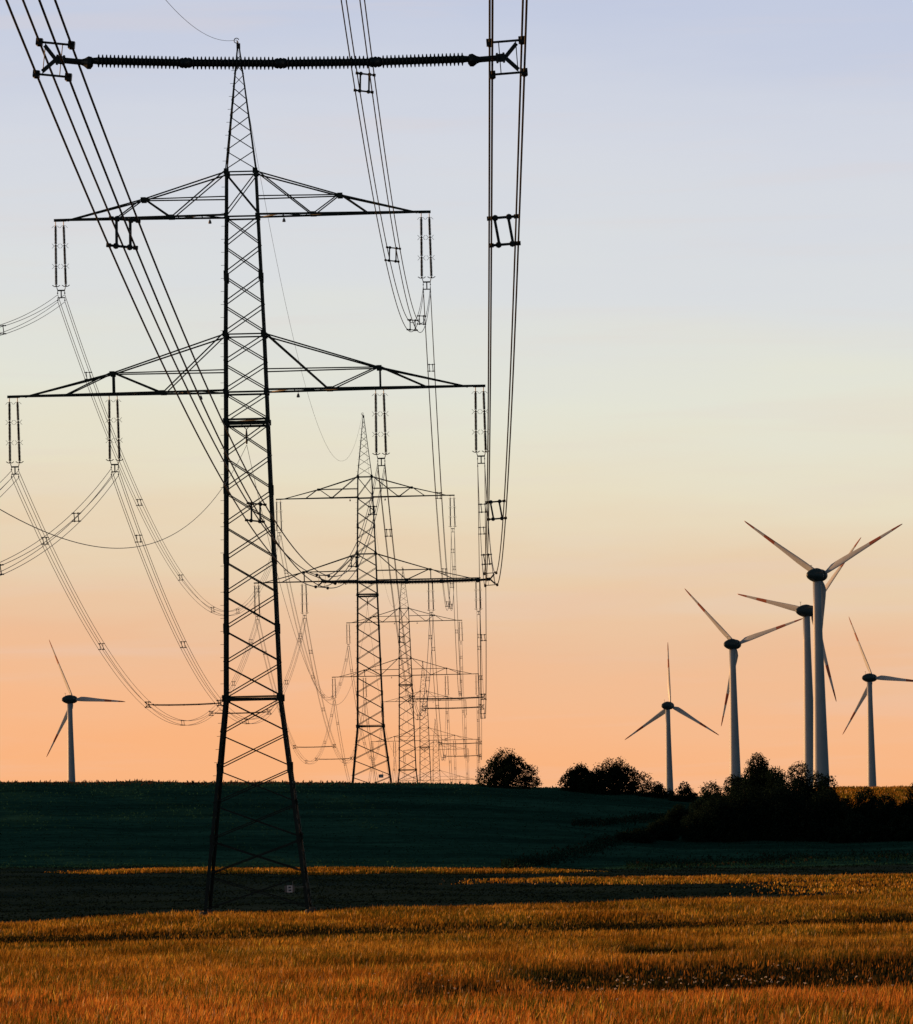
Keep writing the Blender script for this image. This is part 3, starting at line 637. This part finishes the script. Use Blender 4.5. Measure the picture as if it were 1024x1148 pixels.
# ------------------------------------------------------------------ wind turbines
def blade_mesh(R):
    st_ = [(0.035, .95, .95, 70), (0.055, 1.3, .98, 45), (0.085, 2.1, .85, 32), (0.13, 2.65, .70, 26), (0.20, 2.6, .58, 21), (0.30, 2.3, .48, 15), (0.42, 1.85, .38, 12), (0.52, 1.55, .31, 10), (0.595, 1.38, .27, 9),
           (0.60, 1.37, .27, 9), (0.735, 1.08, .21, 7), (0.74, 1.07, .21, 7), (0.865, .80, .15, 5), (0.87, .79, .15, 5), (0.95, .56, .10, 4), (0.985, .36, .07, 3), (1.0, .10, .03, 3)]
    m = MB(); n = 14; mats = []
    for j, (r, c, t, tw) in enumerate(st_):
        a = math.radians(tw); ring = []
        circ = max(0, 1-(r-.035)/.09)
        for k in range(n):
            th = 2*math.pi*k/n; x = math.cos(th)*.5; y = math.sin(th)*.5
            sh = (1 if circ > .5 else (0.35+0.65*(x+.5)**0.6 if x < .5 else 1))
            px, py = c*(x-.18*(1-circ)), t*y*sh*1.0
            ring.append(Vector((px*math.cos(a)+py*math.sin(a), py*math.cos(a)-px*math.sin(a), r*R)))
        m.v += [tuple(v) for v in ring]
        if j:
            b0 = (j-1)*n; b1 = j*n
            for k in range(n): m.f.append((b0+k, b0+(k+1) % n, b1+(k+1) % n, b1+k)); mats.append(1 if (.60 <= st_[j-1][0] < .735 or st_[j-1][0] >= .87) else 0)
    m.f.append(tuple(range((len(st_)-1)*n, len(st_)*n))); mats.append(1); m.f.append(tuple(range(n-1, -1, -1))); mats.append(0)
    return m, mats
RB = 35.5; OVH = 3.0
def build_turbine():
    root = empty('wind_turbine', (0, 0, 0)); H = 98.0
    m = MB(); prof = []
    for k in range(25): t = k/24; prof.append((2.35*(1-t)**1.15+1.36, t*(H-2.0)-6))
    prof[-1] = (1.36, H-1.9)
    m.lathe(prof, 28); m.build('tower', TOWER, root, True)
    nc = empty('x', (0, 0, 0)); bpy.data.objects.remove(nc)
    m = MB(); pr = [(.02, -5.9), (.45, -5.75), (.95, -5.2), (1.5, -4.2), (1.95, -2.8), (2.3, -1.2), (2.42, .1), (2.3, 1.1), (2.05, 1.7), (2.0, 1.75)]
    rot = Matrix.Rotation(math.pi/2, 4, 'Y')
    m.lathe(pr, 28, rot); nac = m.build('nacelle', NAC, root, True, loc=(0, 0, H))
    m = MB(); m.tube([(-3.2, 0, 1.9), (-3.3, 0, 3.3)], .07, 6); m.bar((-3.8, 0, 3.25), (-2.8, 0, 3.25), .12); m.build('wind_vane', HARD, nac)
    hub = MB(); hub.lathe([(2.05, 1.80), (2.1, 2.3), (2.0, 3.4), (1.65, 4.5), (1.0, 5.3), (.3, 5.6), (.02, 5.65)], 28, rot); h = hub.build('hub', NAC, root, True, loc=(0, 0, H))
    bm_, mats = blade_mesh(RB)
    b0 = bm_.build('blade', [BLADE, BRED], root, True); b0.data.polygons.foreach_set('material_index', mats)
    bl = [b0]
    for k in range(2): c = b0.copy(); COL.objects.link(c); c.parent = root; bl.append(c)
    return root, H
TR, TH = build_turbine()
TB = [(-449.0, 96.2, 37, 116.5, 76.5, 'lone wind turbine at the left, behind the hill and left of the nearest pylon'),
      (220.2, 73.6, 33, 91.0, 71.5, 'smallest wind turbine of the right group with one blade straight up'),
      (295.5, 140.7, 36, 136.0, 94.2, 'wind turbine second from the left in the right group, behind the tallest bush'),
      (380.6, 176.2, 41, 167.5, 107.7, 'wind turbine partly hidden behind the biggest turbine, its tower just left of it'),
      (392.7, 215.9, 34, 146.5, 119.0, 'biggest and nearest wind turbine, with the highest hub of all'),
      (448.0, 99.6, 41, 114.5, 77.0, 'rightmost wind turbine, its right blade cut by the picture edge')]
for k, (hx, hz, psi, th, R, lb) in enumerate(TB):
    Yt = RB*F/R; o = TR if k == 0 else copy_tree(TR)
    ps = math.radians(psi); nrm_ = Vector((math.sin(ps), math.cos(ps), 0)); Hub = Vector((hx*Yt/F, Yt, hz*Yt/F)) - nrm_*OVH
    o.location = (Hub.x, Hub.y, Hub.z-TH); o.rotation_euler = (0, 0, math.pi/2-ps)   # local +X looks along the rotor axis
    tag(o, lb, 'wind turbine', 'wind turbines on the horizon')
    q = 0
    for c in o.children:
        if c.name.startswith('blade'):
            a = math.radians(th) + q*2*math.pi/3; q += 1
            # blade along local Z; rotor plane = local YZ; image-right is local -Y
            M = Matrix.Rotation(math.pi/2-a, 4, 'X'); c.matrix_local = Matrix.Translation((OVH, 0, TH)) @ M @ Matrix.Rotation(-math.pi/2, 4, 'Z')

# ------------------------------------------------------------------ trees and bushes
def leaf_cloud(name, blobs, nleaf, size, cols, parent, gap=0.25):
    bl = np.array(blobs, float); vol = bl[:, 3]*bl[:, 4]*bl[:, 5]; pick = RNG.choice(len(bl), nleaf, p=vol**.75/np.sum(vol**.75)); B = bl[pick]
    d = RNG.normal(0, 1, (nleaf, 3)); d /= np.linalg.norm(d, axis=1)[:, None]; r = RNG.uniform(0.2, 1, nleaf)**0.45
    r = r*(1+RNG.normal(0, .09, nleaf)); r += (RNG.uniform(0, 1, nleaf) < .04)*RNG.uniform(0, .2, nleaf)
    Pp = B[:, :3] + d*B[:, 3:6]*r[:, None]
    g = np.sin(Pp[:, 0]*3.1+1.7*np.sin(Pp[:, 2]*2.3))+np.sin(Pp[:, 1]*2.9+Pp[:, 2]*3.3); keep = (g > -1.2+gap*2*RNG.uniform(0, 1, nleaf)) & (Pp[:, 2] > -0.1); Pp = Pp[keep]; n = len(Pp)
    a = RNG.normal(0, 1, (n, 3)); a /= np.linalg.norm(a, axis=1)[:, None]; b = np.cross(a, RNG.normal(0, 1, (n, 3))); b /= np.linalg.norm(b, axis=1)[:, None]
    s = size*RNG.uniform(.6, 1.4, n)[:, None]
    V = np.stack([Pp-a*s, Pp-b*s*.5, Pp+a*s, Pp+b*s*.5], 1)
    me = bpy.data.meshes.new(name); me.vertices.add(n*4); me.vertices.foreach_set('co', V.astype(np.float32).ravel()); me.loops.add(n*4)
    me.loops.foreach_set('vertex_index', np.arange(n*4, dtype=np.int32)); me.polygons.add(n); me.polygons.foreach_set('loop_start', np.arange(n, dtype=np.int32)*4); me.update(calc_edges=True)
    at = me.attributes.new('tint', 'FLOAT_COLOR', 'POINT'); k = RNG.uniform(0, 1, n)[:, None]; c = np.array(cols[0])*(1-k)+np.array(cols[1])*k
    c4 = np.ones((n, 4, 4), np.float32); c4[:, :, :3] = c[:, None, :]; at.data.foreach_set('color', c4.ravel()); me.materials.append(LEAF)
    o = bpy.data.objects.new(name, me); COL.objects.link(o); o.parent = parent; return o
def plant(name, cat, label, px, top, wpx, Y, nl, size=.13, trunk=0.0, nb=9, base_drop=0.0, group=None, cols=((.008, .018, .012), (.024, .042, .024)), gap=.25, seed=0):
    rn = random.Random(seed*7+int(px)); X = W(px, 880, Y).x; z0 = tz(X, Y)-.1; H = W(px, top, Y).z - z0; R = wpx/2*Y/F
    root = empty(name, (X, Y, z0)); tag(root, label, cat, group)
    blobs = []; stems = MB(); low = trunk*H
    for k in range(nb):
        ang = rn.uniform(0, 6.283); q = rn.uniform(0.05, 0.68); zc = low+(H-low)*rn.uniform(.28, .66)*(1.1-.55*q)
        rr = R*rn.uniform(.26, .42); bx, by = math.cos(ang)*q*R, math.sin(ang)*q*R*.8
        rz_ = min(rr*rn.uniform(.7, 1.0), (H-low)*.32); blobs.append((bx, by, zc, rr, rr, rz_))
    blobs.append((rn.uniform(-.12, .12)*R, 0, H-min(R*.42, (H-low)*.30)*1.02, R*.40, R*.40, min(R*.42, (H-low)*.30)))
    blobs.append((-R*.62, 0, low+(H-low)*.30, R*.36, R*.4, (H-low)*.28)); blobs.append((R*.62, 0, low+(H-low)*.33, R*.36, R*.4, (H-low)*.28))
    blobs.append((0, 0, low+(H-low)*.42, R*.62, R*.6, (H-low)*.40))
    if trunk < .2:
        for k in range(7): q = rn.uniform(-.72, .72); blobs.append((q*R, rn.uniform(-.3, .3)*R, H*.13, R*.34, R*.34, H*.17))
    tw = max(.07, H*.022)
    fork = Vector((rn.uniform(-.1, .1), 0, max(low*.8, H*.12)))
    stems.tube([(0, 0, -.3), tuple(fork*.5), tuple(fork)], [tw*1.5, tw*1.1, tw], 7)
    for b in blobs:
        e = Vector(b[:3]); md_ = fork.lerp(e, .5)+Vector((0, 0, -.06*H)); stems.tube([fork, md_, e], [tw*.7, tw*.4, tw*.15], 5)
        for q in range(5):
            d_ = Vector((rn.uniform(-1, 1), rn.uniform(-1, 1), rn.uniform(-.2, 1.1))).normalized(); p2 = e+Vector((d_.x*b[3], d_.y*b[4], d_.z*b[5]))*rn.uniform(.85, 1.15)
            stems.tube([e, e.lerp(p2, .6), p2], [tw*.18, tw*.12, tw*.04], 4, False)
    stems.build('trunk' if trunk > .05 else 'stem', BARK, root)
    leaf_cloud('crown', blobs, nl, size, cols, root, gap); return root
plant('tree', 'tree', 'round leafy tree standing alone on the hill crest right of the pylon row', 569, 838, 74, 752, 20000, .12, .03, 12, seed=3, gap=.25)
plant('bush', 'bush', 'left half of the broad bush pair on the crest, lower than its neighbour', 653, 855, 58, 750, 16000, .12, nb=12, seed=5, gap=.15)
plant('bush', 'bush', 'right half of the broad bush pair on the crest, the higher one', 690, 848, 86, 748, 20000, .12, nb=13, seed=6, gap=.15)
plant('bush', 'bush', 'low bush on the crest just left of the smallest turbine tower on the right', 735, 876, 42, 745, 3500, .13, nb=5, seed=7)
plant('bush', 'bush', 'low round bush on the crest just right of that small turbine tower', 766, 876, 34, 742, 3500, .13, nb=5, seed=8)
TH_ = 'bushes of the dark thicket at the right'
TK = [(712, 929, 42, 684, 'smallest low bush at the foot of the thicket, farthest left on the slope'), (762, 902, 56, 700, 'low dark bush at the left end of the thicket, sloping to the grass'), (797, 876, 58, 706, 'rounded bush of the thicket standing left of the tree with feathery top'),
      (822, 868, 54, 712, 'bush just left of the feathery topped tree in the thicket'), (740, 918, 44, 690, 'lowest leftmost bush of the thicket, nearest the bare hill'),
      (872, 860, 54, 708, 'bush between the feathery topped tree and the big turbine tower'), (896, 854, 64, 712, 'spiky topped bush in front of the two overlapping turbine towers'),
      (862, 859, 60, 714, 'bush filling the gap right behind the feathery topped tree'), (914, 865, 58, 715, 'bush at the foot of the biggest turbine tower, behind its neighbours'), (925, 868, 54, 704, 'bush just right of the biggest turbine tower'), (835, 872, 92, 694, 'broad dark bush low in the middle of the thicket'), (885, 869, 92, 692, 'broad dark bush low in the thicket below the biggest turbine'),
      (800, 888, 74, 690, 'broad low bush in front of the left part of the thicket'), (930, 884, 66, 692, 'low dark bush in front of the right part of the thicket'), (948, 893, 40, 700, 'small bush ending the thicket on the right, beside the golden field'),
      (974, 881, 62, 700, 'bush below the rightmost turbine'), (996, 889, 52, 696, 'low bush right of the one below the rightmost turbine'), (1028, 877, 50, 698, 'bush cut by the right edge of the picture'),
      (960, 912, 62, 688, 'low spreading bush in front of the rightmost turbine bush'), (1008, 914, 54, 688, 'low spreading bush near the right edge of the picture')]
for k, (px, top, w, Y, lb) in enumerate(TK):
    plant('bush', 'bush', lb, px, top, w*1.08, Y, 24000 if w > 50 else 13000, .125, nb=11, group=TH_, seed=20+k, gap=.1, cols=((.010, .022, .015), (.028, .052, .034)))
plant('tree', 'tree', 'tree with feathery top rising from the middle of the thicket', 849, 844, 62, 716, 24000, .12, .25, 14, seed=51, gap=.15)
